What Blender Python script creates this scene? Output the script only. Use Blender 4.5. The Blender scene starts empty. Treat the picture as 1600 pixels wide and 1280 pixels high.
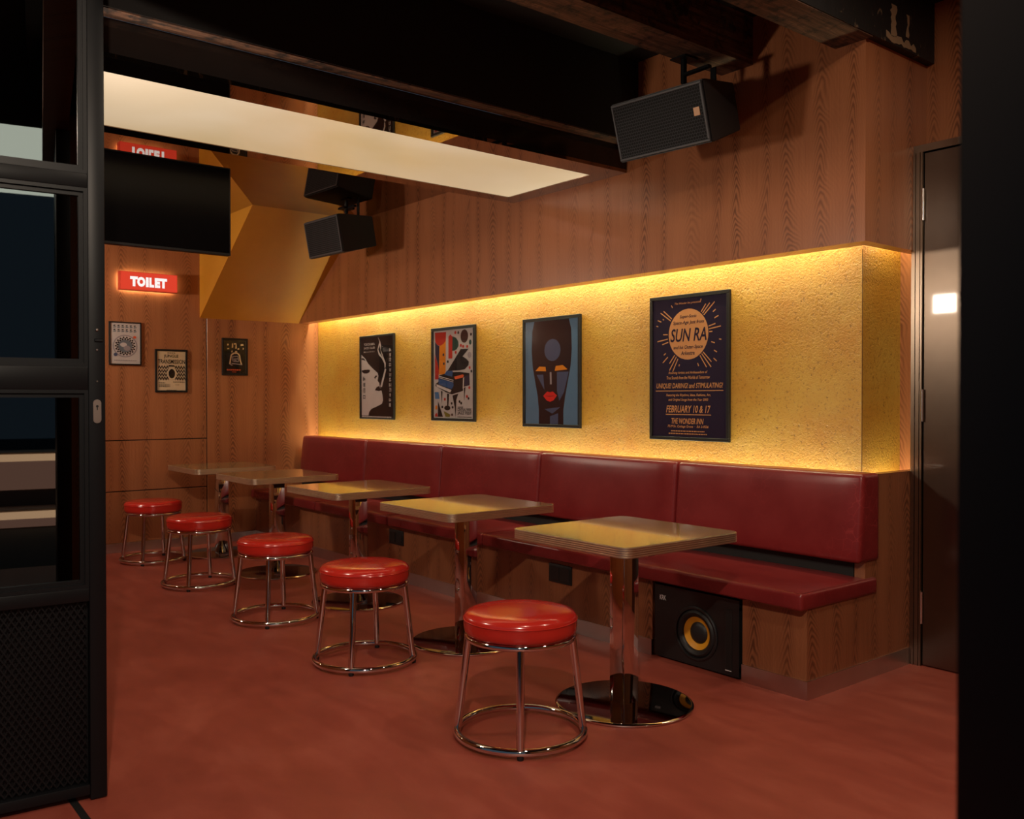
import bpy, bmesh, math, random
from mathutils import Vector, Matrix

random.seed(7)
SC = bpy.context.scene
COL = SC.collection
R = math.radians

# ------------------------------------------------------------------ camera
cam_d = bpy.data.cameras.new('camera')
cam_d.sensor_width = 36.0
cam_d.lens = 36.0 * 1420.7 / 1600.0
cam_d.clip_start = 0.05
cam_d.dof.use_dof = True
cam_d.dof.focus_distance = 4.4
cam_d.dof.aperture_fstop = 5.6
cam = bpy.data.objects.new('camera', cam_d)
COL.objects.link(cam)
_yaw, _pit = R(141.189), R(-0.6405)
_f = Vector((math.cos(_yaw) * math.cos(_pit), math.sin(_yaw) * math.cos(_pit), math.sin(_pit)))
_r = Vector((math.sin(_yaw), -math.cos(_yaw), 0))
_u = _r.cross(_f)
cam.matrix_world = Matrix(((_r.x, _u.x, -_f.x, 0), (_r.y, _u.y, -_f.y, 0), (_r.z, _u.z, -_f.z, 1.34), (0, 0, 0, 1)))
SC.camera = cam

# ------------------------------------------------------------------ view, world, large lights
SC.view_settings.view_transform = 'Standard'
SC.view_settings.look = 'None'
SC.view_settings.exposure = 0.0
SC.view_settings.gamma = 1.0
SC.view_settings.use_curve_mapping = False

world = bpy.data.worlds.new('dusk_sky')
SC.world = world
world.use_nodes = True
_bg = world.node_tree.nodes['Background']
_bg.inputs['Color'].default_value = (0.35, 0.55, 0.75, 1)
_bg.inputs['Strength'].default_value = 0.11

POWER_LED_TOP = 37.0
POWER_LED_LOW = 28.0
POWER_LED_END = 1.7
POWER_AWNING = 260.0
POWER_WALL_LAMP = 17.0
POWER_DOWN_FILL = 14.0
PANEL_GLOW = 0.52


def area(name, loc, rot, sx, sy, power, color):
    d = bpy.data.lights.new(name, 'AREA')
    d.shape = 'RECTANGLE'
    d.size, d.size_y = sx, sy
    d.energy = power
    d.color = color
    o = bpy.data.objects.new(name, d)
    o.location = loc
    o.rotation_euler = rot
    COL.objects.link(o)
    return o


WARM = (1.0, 0.98, 0.60)
area('led_light_top', (-5.40, 4.140, 2.236), (0, 0, 0), 5.84, 0.03, POWER_LED_TOP, WARM)
area('led_light_low', (-5.40, 4.170, 0.842), (math.pi, 0, 0), 5.84, 0.03, POWER_LED_LOW, WARM)
area('led_light_end_top', (-2.405, 4.39, 2.236), (0, 0, 0), 0.03, 0.34, POWER_LED_END, WARM)
area('led_light_end_low', (-2.405, 4.39, 0.842), (math.pi, 0, 0), 0.03, 0.34, POWER_LED_END * .8, WARM)

# ------------------------------------------------------------------ materials
MATS = {}


class NT:
    def __init__(self, name):
        self.m = bpy.data.materials.new(name)
        self.m.use_nodes = True
        self.t = self.m.node_tree
        self.t.nodes.clear()
        self.out = self.t.nodes.new('ShaderNodeOutputMaterial')

    def n(self, typ, **kw):
        nd = self.t.nodes.new('ShaderNode' + typ)
        for k, v in kw.items():
            setattr(nd, k, v)
        return nd

    def put(self, sock, v):
        if v is None:
            return
        if hasattr(v, 'is_linked') or isinstance(v, bpy.types.NodeSocket):
            self.t.links.new(v, sock)
        else:
            if sock.type == 'RGBA' and len(v) == 3:
                v = (*v, 1)
            sock.default_value = v

    def math(self, op, a, b=None, c=None):
        nd = self.n('Math', operation=op)
        for i, v in enumerate((a, b, c)):
            if v is not None:
                self.put(nd.inputs[i], v)
        return nd.outputs[0]

    def pos(self):
        g = self.n('NewGeometry')
        return g.outputs['Position']

    def objc(self):
        return self.n('TexCoord').outputs['Object']

    def sep(self, v):
        s = self.n('SeparateXYZ')
        self.put(s.inputs[0], v)
        return s.outputs

    def comb(self, x, y, z):
        c = self.n('CombineXYZ')
        for i, v in enumerate((x, y, z)):
            self.put(c.inputs[i], v)
        return c.outputs[0]

    def noise(self, vec, scale, detail=3, rough=.5, dist=0):
        nd = self.n('TexNoise')
        self.put(nd.inputs['Vector'], vec)
        nd.inputs['Scale'].default_value = scale
        nd.inputs['Detail'].default_value = detail
        nd.inputs['Roughness'].default_value = rough
        nd.inputs['Distortion'].default_value = dist
        return nd.outputs[0]

    def ramp(self, fac, stops):
        nd = self.n('ValToRGB')
        els = nd.color_ramp.elements
        while len(els) < len(stops):
            els.new(.5)
        for e, (p, c) in zip(els, stops):
            e.position = p
            e.color = (*c, 1) if len(c) == 3 else c
        self.put(nd.inputs[0], fac)
        return nd.outputs[0]

    def mix(self, fac, a, b, blend='MIX'):
        nd = self.n('Mix', data_type='RGBA', blend_type=blend)
        self.put(nd.inputs[0], fac)
        self.put(nd.inputs[6], a)
        self.put(nd.inputs[7], b)
        return nd.outputs[2]

    def bump(self, h, strength=.3, dist=.01):
        nd = self.n('Bump')
        nd.inputs['Strength'].default_value = strength
        nd.inputs['Distance'].default_value = dist
        self.put(nd.inputs['Height'], h)
        return nd.outputs[0]

    def principled(self, color, rough=.5, metallic=0., normal=None, **kw):
        p = self.n('BsdfPrincipled')
        self.put(p.inputs['Base Color'], color)
        self.put(p.inputs['Roughness'], rough)
        self.put(p.inputs['Metallic'], metallic)
        if normal is not None:
            self.put(p.inputs['Normal'], normal)
        for k, v in kw.items():
            self.put(p.inputs[k.replace('_', ' ')], v)
        self.t.links.new(p.outputs[0], self.out.inputs[0])
        return p

    def done(self, key):
        MATS[key] = self.m
        return self.m


def simple(key, color, rough=.5, metallic=0., **kw):
    t = NT(key)
    # a faint mottling keeps every surface procedural
    n = t.noise(t.objc(), 9, 2)
    c = t.mix(n, tuple(x * .9 for x in color), tuple(min(1, x * 1.1) for x in color))
    t.principled(c, rough, metallic, **kw)
    return t.done(key)


def emit(key, color, strength):
    t = NT(key)
    e = t.n('Emission')
    t.put(e.inputs[0], color)
    e.inputs[1].default_value = strength
    t.t.links.new(e.outputs[0], t.out.inputs[0])
    return t.done(key)


def wood(key, light, mid, dark, rough=.33):
    t = NT(key)
    x, y, z = t.sep(t.pos())
    u0 = t.math('ADD', x, y)
    u = t.math('ADD', u0, t.math('MULTIPLY', t.noise(t.comb(t.math('MULTIPLY', u0, 2.9), 0., 0.), 1., 1), .22))
    W = .165
    k = t.math('FLOOR', t.math('DIVIDE', u, W))
    wn = t.n('TexWhiteNoise', noise_dimensions='1D')
    t.put(wn.inputs['W'], k)
    rnd = wn.outputs['Value']
    ul = t.math('MULTIPLY', t.math('SUBTRACT', t.math('FRACT', t.math('DIVIDE', u, W)), .5), W)
    wob = t.noise(t.comb(t.math('MULTIPLY', u, 3.), t.math('MULTIPLY', z, 2.2), k), 1.0, 3)
    ul = t.math('ADD', ul, t.math('MULTIPLY', t.math('SUBTRACT', wob, .5), .09))
    ul = t.math('ADD', ul, t.math('MULTIPLY', t.math('SUBTRACT', rnd, .5), .05))
    rad = t.math('SQRT', t.math('ADD', t.math('MULTIPLY', ul, ul), .00006))
    fine = t.noise(t.comb(t.math('MULTIPLY', u, 30.), t.math('MULTIPLY', z, 9.), rnd), 1.0, 3)
    lev = t.math('ADD', t.math('MULTIPLY', rad, 62.), t.math('MULTIPLY', z, 22.))
    lev = t.math('ADD', lev, t.math('MULTIPLY', fine, .9))
    lev = t.math('ADD', lev, t.math('MULTIPLY', rnd, 17.))
    lev = t.math('ADD', lev, t.math('MULTIPLY', wob, 7.))
    s = t.math('ADD', t.math('MULTIPLY', t.math('SINE', t.math('MULTIPLY', lev, 6.2832)), .5), .5)
    s = t.math('POWER', s, 1.2)
    am = t.math('ABSOLUTE', ul)
    mask = t.ramp(t.math('MULTIPLY', am, 12.), [(.10, (1, 1, 1)), (.55, (.12, .12, .12))])
    cath = t.math('MULTIPLY', s, mask)
    grain = t.noise(t.comb(t.math('MULTIPLY', u, 210.), t.math('MULTIPLY', z, 3.), 0.), 1.0, 4, .6)
    broad = t.noise(t.comb(t.math('MULTIPLY', u, 5.), t.math('MULTIPLY', z, .8), 3.), 1.0, 2)
    g = t.math('ADD', t.math('MULTIPLY', grain, .55), t.math('MULTIPLY', broad, .5))
    base = t.ramp(g, [(.30, mid), (.72, light)])
    col = t.mix(t.math('MULTIPLY', t.math('MULTIPLY', cath, t.math('ADD', .45, t.math('MULTIPLY', rnd, .75))), .72), base, dark)
    nrm = t.bump(t.math('ADD', t.math('MULTIPLY', cath, -.6), t.math('MULTIPLY', grain, -.4)), .12, .002)
    t.principled(col, rough, 0., nrm)
    return t.done(key)


wood('wood', (.44, .168, .070), (.31, .104, .040), (.115, .034, .013))
wood('wood_plinth', (.36, .135, .058), (.22, .072, .030), (.08, .024, .011), .3)


def plaster(key, a, b, bump, pits=True):
    t = NT(key)
    p = t.pos()
    n1 = t.noise(p, 2.2, 4, .6)
    n2 = t.noise(p, 78, 5, .65, .5)
    n3 = t.noise(p, 190, 3, .6)
    col = t.ramp(t.math('ADD', t.math('MULTIPLY', n1, .75), t.math('MULTIPLY', n2, .28)), [(.32, a), (.72, b)])
    h = t.math('ADD', t.math('MULTIPLY', n2, 1.0), t.math('MULTIPLY', n3, .35))
    if pits:
        pit = t.ramp(n2, [(.32, (0, 0, 0)), (.42, (1, 1, 1))])
        col = t.mix(t.math('SUBTRACT', 1., pit), col, tuple(c * .42 for c in a))
    t.principled(col, .42, 0., t.bump(h, bump, .012))
    return t.done(key)


plaster('plaster', (.52, .215, .012), (.63, .385, .058), .7)
plaster('plaster_smooth', (.50, .205, .014), (.58, .26, .024), .06, False)


def floor_mat():
    t = NT('microcement')
    p = t.pos()
    x, y, z = t.sep(p)
    n1 = t.noise(t.comb(x, y, 0.), 1.3, 5, .6, .5)
    n2 = t.noise(t.comb(t.math('MULTIPLY', x, 2.), t.math('MULTIPLY', y, 6.), 0.), 1.4, 5, .62, .4)
    n3 = t.noise(p, 60, 3)
    f = t.math('ADD', t.math('MULTIPLY', n1, .6), t.math('MULTIPLY', n2, .4))
    col = t.ramp(f, [(.30, (.25, .046, .030)), (.5, (.34, .068, .043)), (.7, (.45, .112, .072))])
    rg = t.math('ADD', .34, t.math('MULTIPLY', n2, .22))
    t.principled(col, rg, 0., t.bump(t.math('ADD', n2, t.math('MULTIPLY', n3, .15)), .05, .004))
    return t.done('microcement')


floor_mat()


def leather(key, a, b, crease, rough, bump=.08, spec=.5):
    t = NT(key)
    p = t.pos()
    v = t.n('TexVoronoi', feature='DISTANCE_TO_EDGE')
    x, y, z = t.sep(p)
    w = t.noise(p, 7, 4)
    t.put(v.inputs['Vector'], t.comb(t.math('ADD', x, t.math('MULTIPLY', w, .1)), y, t.math('ADD', z, t.math('MULTIPLY', w, .12))))
    v.inputs['Scale'].default_value = 17
    cr = t.ramp(v.outputs[0], [(0, (1, 1, 1)), (.03, (0, 0, 0))])
    n = t.noise(p, 5, 4, .6)
    big = t.ramp(t.noise(p, 2.4, 2), [(.45, (0, 0, 0)), (.65, (1, 1, 1))])
    col = t.ramp(n, [(.3, a), (.72, b)])
    col = t.mix(t.math('MULTIPLY', t.math('MULTIPLY', cr, big), crease), col, tuple(min(1, c * 2.2 + .02) for c in b))  # paler crease lines: their highlights are put into the colour
    gr = t.noise(p, 260, 2)
    t.principled(col, t.math('ADD', rough, t.math('MULTIPLY', n, .12 if crease > .1 else .02)), 0., t.bump(t.math('ADD', t.math('MULTIPLY', gr, .3), n), bump, .006), Specular_IOR_Level=spec)
    return t.done(key)


leather('leather', (.18, .014, .016), (.235, .022, .023), .3, .24)
leather('vinyl_red', (.54, .022, .015), (.60, .030, .019), .05, .15, .012, .9)

simple('chrome', (.72, .70, .68), .045, 1.)
simple('chrome_base', (.20, .195, .195), .05, 1.)
simple('steel_brushed', (.60, .57, .56), .30, 1.)
simple('bronze_steel', (.17, .13, .10), .30, 1., Coat_Weight=.4, Coat_Roughness=.04)
simple('frame_steel', (.30, .235, .18), .3, 1.)
simple('hinge_steel', (.75, .73, .70), .25, 1.)
simple('edge_metal', (.85, .75, .61), .36, 1.)
simple('mirror_dark', (.34, .25, .20), .015, 1.)
simple('fascia_black', (.018, .014, .013), .12)
simple('ceiling_black', (.006, .0055, .0055), .8)
simple('black_metal', (.006, .0065, .008), .42, Specular_IOR_Level=.25)
simple('black_matte', (.010, .010, .010), .6)
simple('jamb_black', (.012, .008, .006), .5)
simple('tv_black', (.002, .002, .0025), .2, Specular_IOR_Level=.2)
simple('tv_bezel', (.006, .006, .007), .4)
simple('speaker_case', (.010, .010, .011), .55)
simple('speaker_trim', (.060, .062, .070), .5)
simple('badge_orange', (.75, .36, .12), .4)
simple('sub_black', (.012, .012, .013), .38)
simple('rubber', (.012, .012, .013), .5)
simple('cone_yellow', (.80, .36, .015), .45)
simple('logo_grey', (.85, .85, .85), .4)
simple('sign_red', (.62, .055, .03), .35)
simple('frame_black', (.010, .008, .008), .55, Specular_IOR_Level=.3)
simple('socket_black', (.010, .012, .012), .4)
simple('pale_wall', (.62, .66, .58), .8)
simple('asphalt', (.05, .05, .052), .9)
simple('step_stone', (.45, .33, .26), .7)
simple('lamp_white', (.8, .8, .78), .4)
simple('seam_brown', (.16, .07, .012), .8)
simple('bare_wood', (.33, .22, .13), .8)
simple('lock_steel', (.55, .48, .43), .3, 1.)


def beam_mat():
    t = NT('old_timber')
    x, y, z = t.sep(t.pos())
    g = t.noise(t.comb(t.math('MULTIPLY', x, 45.), t.math('MULTIPLY', y, 3.), t.math('MULTIPLY', z, 45.)), 1., 5, .7)
    k = t.noise(t.pos(), 11, 5, .7)
    col = t.ramp(g, [(.34, (.03, .014, .008)), (.55, (.13, .06, .033)), (.75, (.26, .14, .08))])
    col = t.mix(t.ramp(k, [(.5, (0, 0, 0)), (.62, (1, 1, 1))]), col, (.02, .012, .009))
    t.principled(col, .75, 0., t.bump(g, .5, .01))
    return t.done('old_timber')


beam_mat()


def beam_dark():
    t = NT('painted_timber')
    x, y, z = t.sep(t.pos())
    k = t.noise(t.comb(t.math('MULTIPLY', x, 14.), t.math('MULTIPLY', y, 14.), t.math('MULTIPLY', z, 5.)), 1., 6, .75, .6)
    col = t.ramp(k, [(.60, (.011, .010, .010)), (.66, (.20, .13, .08))])
    t.principled(col, .6, 0., t.bump(k, .4, .01))
    return t.done('painted_timber')


beam_dark()


def tabletop_mat():
    t = NT('table_laminate')
    x, y, z = t.sep(t.pos())
    g = t.noise(t.comb(t.math('MULTIPLY', x, 8.), t.math('MULTIPLY', y, 160.), 0.), 1., 4, .6)
    col = t.ramp(g, [(.3, (.235, .235, .105)), (.7, (.30, .295, .14))])
    t.principled(col, t.math('ADD', .05, t.math('MULTIPLY', g, .09)), .10, t.bump(g, .03, .001), Coat_Weight=.6, Coat_Roughness=.04)
    return t.done('table_laminate')


tabletop_mat()


def grille_mat(key, metal, nx, ny):
    t = NT(key)
    x, y, z = t.sep(t.objc())
    row = t.math('MULTIPLY', y, ny)
    off = t.math('MULTIPLY', t.math('MODULO', t.math('FLOOR', row), 2.), .5)
    fx = t.math('SUBTRACT', t.math('FRACT', t.math('ADD', t.math('MULTIPLY', x, nx), off)), .5)
    fy = t.math('SUBTRACT', t.math('FRACT', row), .5)
    d = t.math('SQRT', t.math('ADD', t.math('MULTIPLY', fx, fx), t.math('MULTIPLY', fy, fy)))
    hole = t.math('LESS_THAN', d, .46)
    col = t.mix(hole, metal, (.004, .004, .004))
    t.principled(col, .6, 0., Specular_IOR_Level=.2)
    return t.done(key)


grille_mat('speaker_grille', (.042, .044, .052), 66., 66.)


def diffuser_mat():
    t = NT('diffuser')
    p = t.pos()
    n = t.noise(p, .9, 3, .5, .4)
    col = t.ramp(n, [(.3, (.84, .58, .27)), (.7, (1., .77, .49))])
    b = t.n('BsdfPrincipled')
    b.inputs['Base Color'].default_value = (.30, .27, .24, 1)
    b.inputs['Roughness'].default_value = .25
    t.put(b.inputs['Emission Color'], col)
    b.inputs['Emission Strength'].default_value = PANEL_GLOW
    t.t.links.new(b.outputs[0], t.out.inputs[0])
    return t.done('diffuser')


diffuser_mat()


def glass(key, tint, ior=1.5, rough=.0):
    t = NT(key)
    tr = t.n('BsdfTransparent')
    tr.inputs[0].default_value = (*tint, 1)
    gl = t.n('BsdfGlossy')
    gl.inputs['Color'].default_value = (1, 1, 1, 1)
    gl.inputs['Roughness'].default_value = rough
    fr = t.n('Fresnel')
    fr.inputs[0].default_value = ior
    mx = t.n('MixShader')
    bf = t.n('NewGeometry').outputs['Backfacing']
    t.t.links.new(t.math('MULTIPLY', fr.outputs[0], t.math('SUBTRACT', 1., bf)), mx.inputs[0])   # only the outer face of a pane mirrors
    t.t.links.new(tr.outputs[0], mx.inputs[1])
    t.t.links.new(gl.outputs[0], mx.inputs[2])
    t.t.links.new(mx.outputs[0], t.out.inputs[0])
    return t.done(key)


glass('poster_glass', (.98, .98, .98), 1.38, .02)
glass('door_glass', (.07, .075, .08), 1.9, .01)

emit('led_strip', (1.0, .80, .36), 4.0)
emit('sign_letters', (1.0, .93, .88), 1.0)
emit('sign_face', (1.0, .075, .035), .72)
emit('sign_halo', (1.0, .84, .48), 22.0)
emit('lamp_face', (1.0, .93, .82), 7.0)
emit('step_led', (1.0, .62, .34), 3.0)
emit('emit_pale', (.92, 1.0, .82), 3.5)
emit('riser_glow', (1.0, .52, .36), .7)

INKS = dict(pale=(.62, .55, .53), ink=(.014, .009, .009), red=(.46, .032, .02), redl=(.75, .12, .04), orange=(.68, .21, .012),
            navy=(.030, .026, .055), blue=(.035, .09, .24), bluel=(.07, .17, .36), green=(.020, .055, .042), brown=(.05, .018, .014),
            black=(.014, .010, .010), grey=(.34, .29, .31), olive=(.20, .17, .03), cream=(.72, .55, .36), sun=(.70, .33, .13),
            sky=(.11, .21, .34), skin=(.030, .010, .010), sheen=(.075, .09, .17), eye=(.80, .26, .015), lips=(.70, .025, .018),
            paper_grey=(.50, .45, .44), disc=(.16, .18, .21), night=(.020, .014, .040))
for _k, _c in INKS.items():
    simple('ink_' + _k, _c, .5, Specular_IOR_Level=.15)


# ------------------------------------------------------------------ mesh builder
class MB:
    def __init__(self):
        self.v, self.f, self.mi, self.sm = [], [], [], []

    def add(self, vs, fs, mi=0, smooth=False, M=None):
        o = len(self.v)
        for p in vs:
            p = Vector(p)
            if M is not None:
                p = M @ p
            self.v.append(p)
        for f in fs:
            self.f.append([o + i for i in f])
            self.mi.append(mi)
            self.sm.append(smooth)
        return self

    def box(self, x0, x1, y0, y1, z0, z1, mi=0, M=None):
        vs = [(x0, y0, z0), (x1, y0, z0), (x1, y1, z0), (x0, y1, z0), (x0, y0, z1), (x1, y0, z1), (x1, y1, z1), (x0, y1, z1)]
        fs = [(0, 3, 2, 1), (4, 5, 6, 7), (0, 1, 5, 4), (1, 2, 6, 5), (2, 3, 7, 6), (3, 0, 4, 7)]
        return self.add(vs, fs, mi, False, M)

    def frombm(self, bm, mi=0, smooth=True, M=None):
        bm.verts.ensure_lookup_table()
        bm.verts.index_update()
        self.add([v.co.copy() for v in bm.verts], [[v.index for v in f.verts] for f in bm.faces], mi, smooth, M)
        bm.free()
        return self

    def rbox(self, x0, x1, y0, y1, z0, z1, r, seg=3, mi=0, M=None, cuts=0, fn=None):
        bm = bmesh.new()
        bmesh.ops.create_cube(bm, size=1)
        for v in bm.verts:
            v.co = Vector(((x0 + x1) / 2 + v.co.x * (x1 - x0), (y0 + y1) / 2 + v.co.y * (y1 - y0), (z0 + z1) / 2 + v.co.z * (z1 - z0)))
        bmesh.ops.bevel(bm, geom=bm.edges[:] + bm.verts[:], offset=r, segments=seg, profile=.5, affect='EDGES')
        if cuts:
            big = [e for e in bm.edges if e.calc_length() > 4 * r]
            bmesh.ops.subdivide_edges(bm, edges=big, cuts=cuts, use_grid_fill=True)
        if fn:
            for v in bm.verts:
                v.co = fn(v.co)
        return self.frombm(bm, mi, True, M)

    def tube(self, pts, r, n=10, closed=False, mi=0, M=None):
        pts = [Vector(p) for p in pts]
        m = len(pts)
        vs, fs = [], []
        up = None
        for i, p in enumerate(pts):
            a = pts[i - 1] if (i or closed) else p
            b = pts[(i + 1) % m] if (i < m - 1 or closed) else p
            d = (b - a).normalized()
            if up is None:
                up = Vector((0, 0, 1)) if abs(d.z) < .9 else Vector((1, 0, 0))
            s = d.cross(up).normalized()
            up = s.cross(d).normalized()
            for k in range(n):
                t = 2 * math.pi * k / n
                vs.append(p + s * (math.cos(t) * r) + up * (math.sin(t) * r))
        for i in range(m if closed else m - 1):
            j = (i + 1) % m
            for k in range(n):
                l = (k + 1) % n
                fs.append((i * n + k, i * n + l, j * n + l, j * n + k))
        if not closed:
            fs.append(tuple(range(n)))
            fs.append(tuple((m - 1) * n + k for k in reversed(range(n))))
        return self.add(vs, fs, mi, True, M)

    def lathe(self, prof, n=32, mi=0, M=None, c=(0, 0), cap=True):
        vs, fs = [], []
        for (r, z) in prof:
            for k in range(n):
                t = 2 * math.pi * k / n
                vs.append((c[0] + r * math.cos(t), c[1] + r * math.sin(t), z))
        for i in range(len(prof) - 1):
            for k in range(n):
                l = (k + 1) % n
                fs.append((i * n + k, i * n + l, (i + 1) * n + l, (i + 1) * n + k))
        if cap and prof[0][0] > 1e-6:
            fs.append(tuple(reversed(range(n))))
        if cap and prof[-1][0] > 1e-6:
            fs.append(tuple((len(prof) - 1) * n + k for k in range(n)))
        return self.add(vs, fs, mi, True, M)

    def prism(self, poly, z0, z1, mi=0, M=None):
        n = len(poly)
        vs = [(x, y, z0) for x, y in poly] + [(x, y, z1) for x, y in poly]
        fs = [tuple(reversed(range(n))), tuple(range(n, 2 * n))] + [(i, (i + 1) % n, n + (i + 1) % n, n + i) for i in range(n)]
        return self.add(vs, fs, mi, False, M)

    def build(self, name, mats, parent=None, sharp=35):
        me = bpy.data.meshes.new(name)
        me.from_pydata([tuple(p) for p in self.v], [], self.f)
        if isinstance(mats, str):
            mats = [mats]
        for k in mats:
            me.materials.append(MATS[k])
        me.polygons.foreach_set('material_index', self.mi)
        me.polygons.foreach_set('use_smooth', self.sm)
        me.update()
        bm = bmesh.new()
        bm.from_mesh(me)
        bmesh.ops.recalc_face_normals(bm, faces=bm.faces)
        bm.to_mesh(me)
        bm.free()
        if any(self.sm):
            me.set_sharp_from_angle(angle=R(sharp))
        o = bpy.data.objects.new(name, me)
        COL.objects.link(o)
        if parent:
            o.parent = parent
        return o


def tag(o, label, cat, group=None):
    o['label'] = label
    o['category'] = cat
    if group:
        o['group'] = group
    return o


def structure(o, label=None):
    o['kind'] = 'structure'
    if label:
        o['label'] = label
    return o


def thing(name, label, cat, loc=(0, 0, 0), rot=(0, 0, 0), group=None):
    o = bpy.data.objects.new(name, None)
    o.empty_display_size = .1
    o.location = loc
    o.rotation_euler = rot
    COL.objects.link(o)
    return tag(o, label, cat, group)


def copy_tree(o, parent=None):
    c = o.copy()
    COL.objects.link(c)
    c.parent = parent
    for ch in o.children:
        copy_tree(ch, c)
    return c


_fonts = {}


def text_geo(body, bold=0., shear=0.):
    """outline of a word as flat faces, scaled to a unit box"""
    key = (body, bold, shear)
    if key in _fonts:
        return _fonts[key]
    cu = bpy.data.curves.new('t', 'FONT')
    cu.body = body
    cu.size = 1
    cu.offset = bold
    cu.shear = shear
    cu.resolution_u = 3
    ob = bpy.data.objects.new('t', cu)
    COL.objects.link(ob)
    dg = bpy.context.evaluated_depsgraph_get()
    me = bpy.data.meshes.new_from_object(ob.evaluated_get(dg))
    vs = [v.co.copy() for v in me.vertices]
    fs = [list(p.vertices) for p in me.polygons]
    bpy.data.objects.remove(ob)
    bpy.data.curves.remove(cu)
    bpy.data.meshes.remove(me)
    x0, x1 = min(v.x for v in vs), max(v.x for v in vs)
    y0, y1 = min(v.y for v in vs), max(v.y for v in vs)
    vs = [((v.x - x0) / (x1 - x0), (v.y - y0) / (y1 - y0)) for v in vs]
    _fonts[key] = (vs, fs)
    return vs, fs


def put_text(mb, body, x0, x1, y0, y1, z, mi=0, bold=0., shear=0.):
    vs, fs = text_geo(body, bold, shear)
    mb.add([(x0 + a * (x1 - x0), y0 + b * (y1 - y0), z) for a, b in vs], fs, mi)


# ================================================================== THE SETTING
XB, X0 = -8.34, -2.32          # back wall face, near end of the bench
YS, YN, YD = 4.00, 4.21, 4.58  # face of the upper wall, niche wall, wall behind the steel door
ZS, ZM, ZL, ZC = 2.09, 2.93, 2.71, 3.35  # bottom of upper wall, mirror ceiling, light box, black ceiling

structure(MB().box(-8.6, 1.6, -1.2, 4.9, -.12, 0).build('floor', 'microcement'), 'red brown polished microcement floor')
structure(MB().box(-3.6, -.2, .738, .762, 0, .0015).build('trim_1', 'black_matte'), 'black folding door track let into the floor')
structure(MB().box(-4.2, 1.0, .60, 4.9, ZC, ZC + .1).build('ceiling', 'ceiling_black'), 'black painted ceiling above the beams')
structure(MB().box(XB - .1, -4.90, .60, YS, ZM, ZM + .06).build('ceiling_mirror', 'mirror_dark'), 'dark bronze mirror ceiling in the far half of the room')

# back wall of veneered panels
wb = structure(MB().box(XB - .16, XB - .012, .5, YD + .1, 0, ZM + .05).build('wall_back', 'black_matte'), 'wood veneer wall at the far end of the room')
g = .004
for (ya, yb, za, zb) in ((3.078 + g, YN, .082, 2.40), (1.90 + g, 3.078 - g, .979 + g, ZM), (1.90 + g, 3.078 - g, .532 + g, .979 - g),
                         (1.90 + g, 3.078 - g, .082, .532 - g), (.72, 1.90 - g, .979 + g, ZM), (.72, 1.90 - g, .532 + g, .979 - g), (.72, 1.90 - g, .082, .532 - g)):
    MB().rbox(XB - .012, XB, ya, yb, za, zb, .0025, 1).build('panel', 'wood', wb)
structure(MB().rbox(XB, XB + .008, .72, 3.545, 0, .082, .002, 1).build('baseboard_back', 'steel_brushed'), 'brushed steel baseboard below the veneer wall')

# sloped underside of a stair
sl = MB()
sl.add([(XB, 3.015, ZS), (XB, 3.015, ZM), (-7.13, 3.015, ZM), (XB, YS, ZS), (XB, YS, ZM), (-7.13, YS, ZM)],
       [(0, 1, 2), (3, 5, 4), (0, 2, 5, 3), (0, 3, 4, 1), (1, 4, 5, 2)])
structure(sl.build('ceiling_slope', 'plaster_smooth'), 'orange plaster slope between back wall and mirror ceiling')

# niche wall, the wall above it, the wall behind the steel door
structure(MB().box(XB, -2.444, YN, YD, .80, 2.25).build('wall_niche', 'plaster'), 'rough golden plaster wall lit from above and below')
MB().box(-2.4455, -2.4425, YN - .0015, YN + .0015, .98, 2.09).build('corner_seam', 'seam_brown', bpy.data.objects['wall_niche'])
so = MB()
so.box(XB, -2.31, YS, 4.11, ZS, ZC)
so.box(-2.378, -2.31, 4.11, YD, ZS, ZC)
so.box(XB, -2.378, 4.11, YD, 2.25, ZC)
structure(so.build('wall_upper', 'wood'), 'wood veneer wall panel projecting above the golden niche')
structure(MB().box(-8.6, 1.0, YD, YD + .12, 0, ZC).build('wall_right', 'wood'), 'wood veneer wall around the steel door')
structure(MB().box(.55, .67, .83, YD, 0, ZC).build('wall_near', 'wood'), 'wood veneer wall out of view on the right')
wf = MB()
wf.box(-8.6, -3.45, .60, .72, 0, ZC)
wf.box(-3.45, 1.0, .68, .82, 3.0, 3.4)
structure(wf.build('wall_front', 'wood'), 'street front wall beside the folding doors')
structure(MB().box(-4.5, 1.2, -1.4, .68, 3.4, 3.48).build('canopy', 'ceiling_black'), 'black canopy over the shop front')
structure(MB().box(-30, 30, -30, -1.2, -.2, -.06).build('street', 'asphalt'), 'dark asphalt street')
structure(MB().box(1.6, 30, -1.2, 8, -.2, -.06).build('street_side', 'asphalt'), 'dark asphalt pavement')

# right jamb of the opening, close to the lens
structure(MB().rbox(-.352, .55, .750, .83, 0, 3.0, .004, 2).build('trim_2', 'jamb_black'), 'black jamb post standing close on the right')

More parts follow.
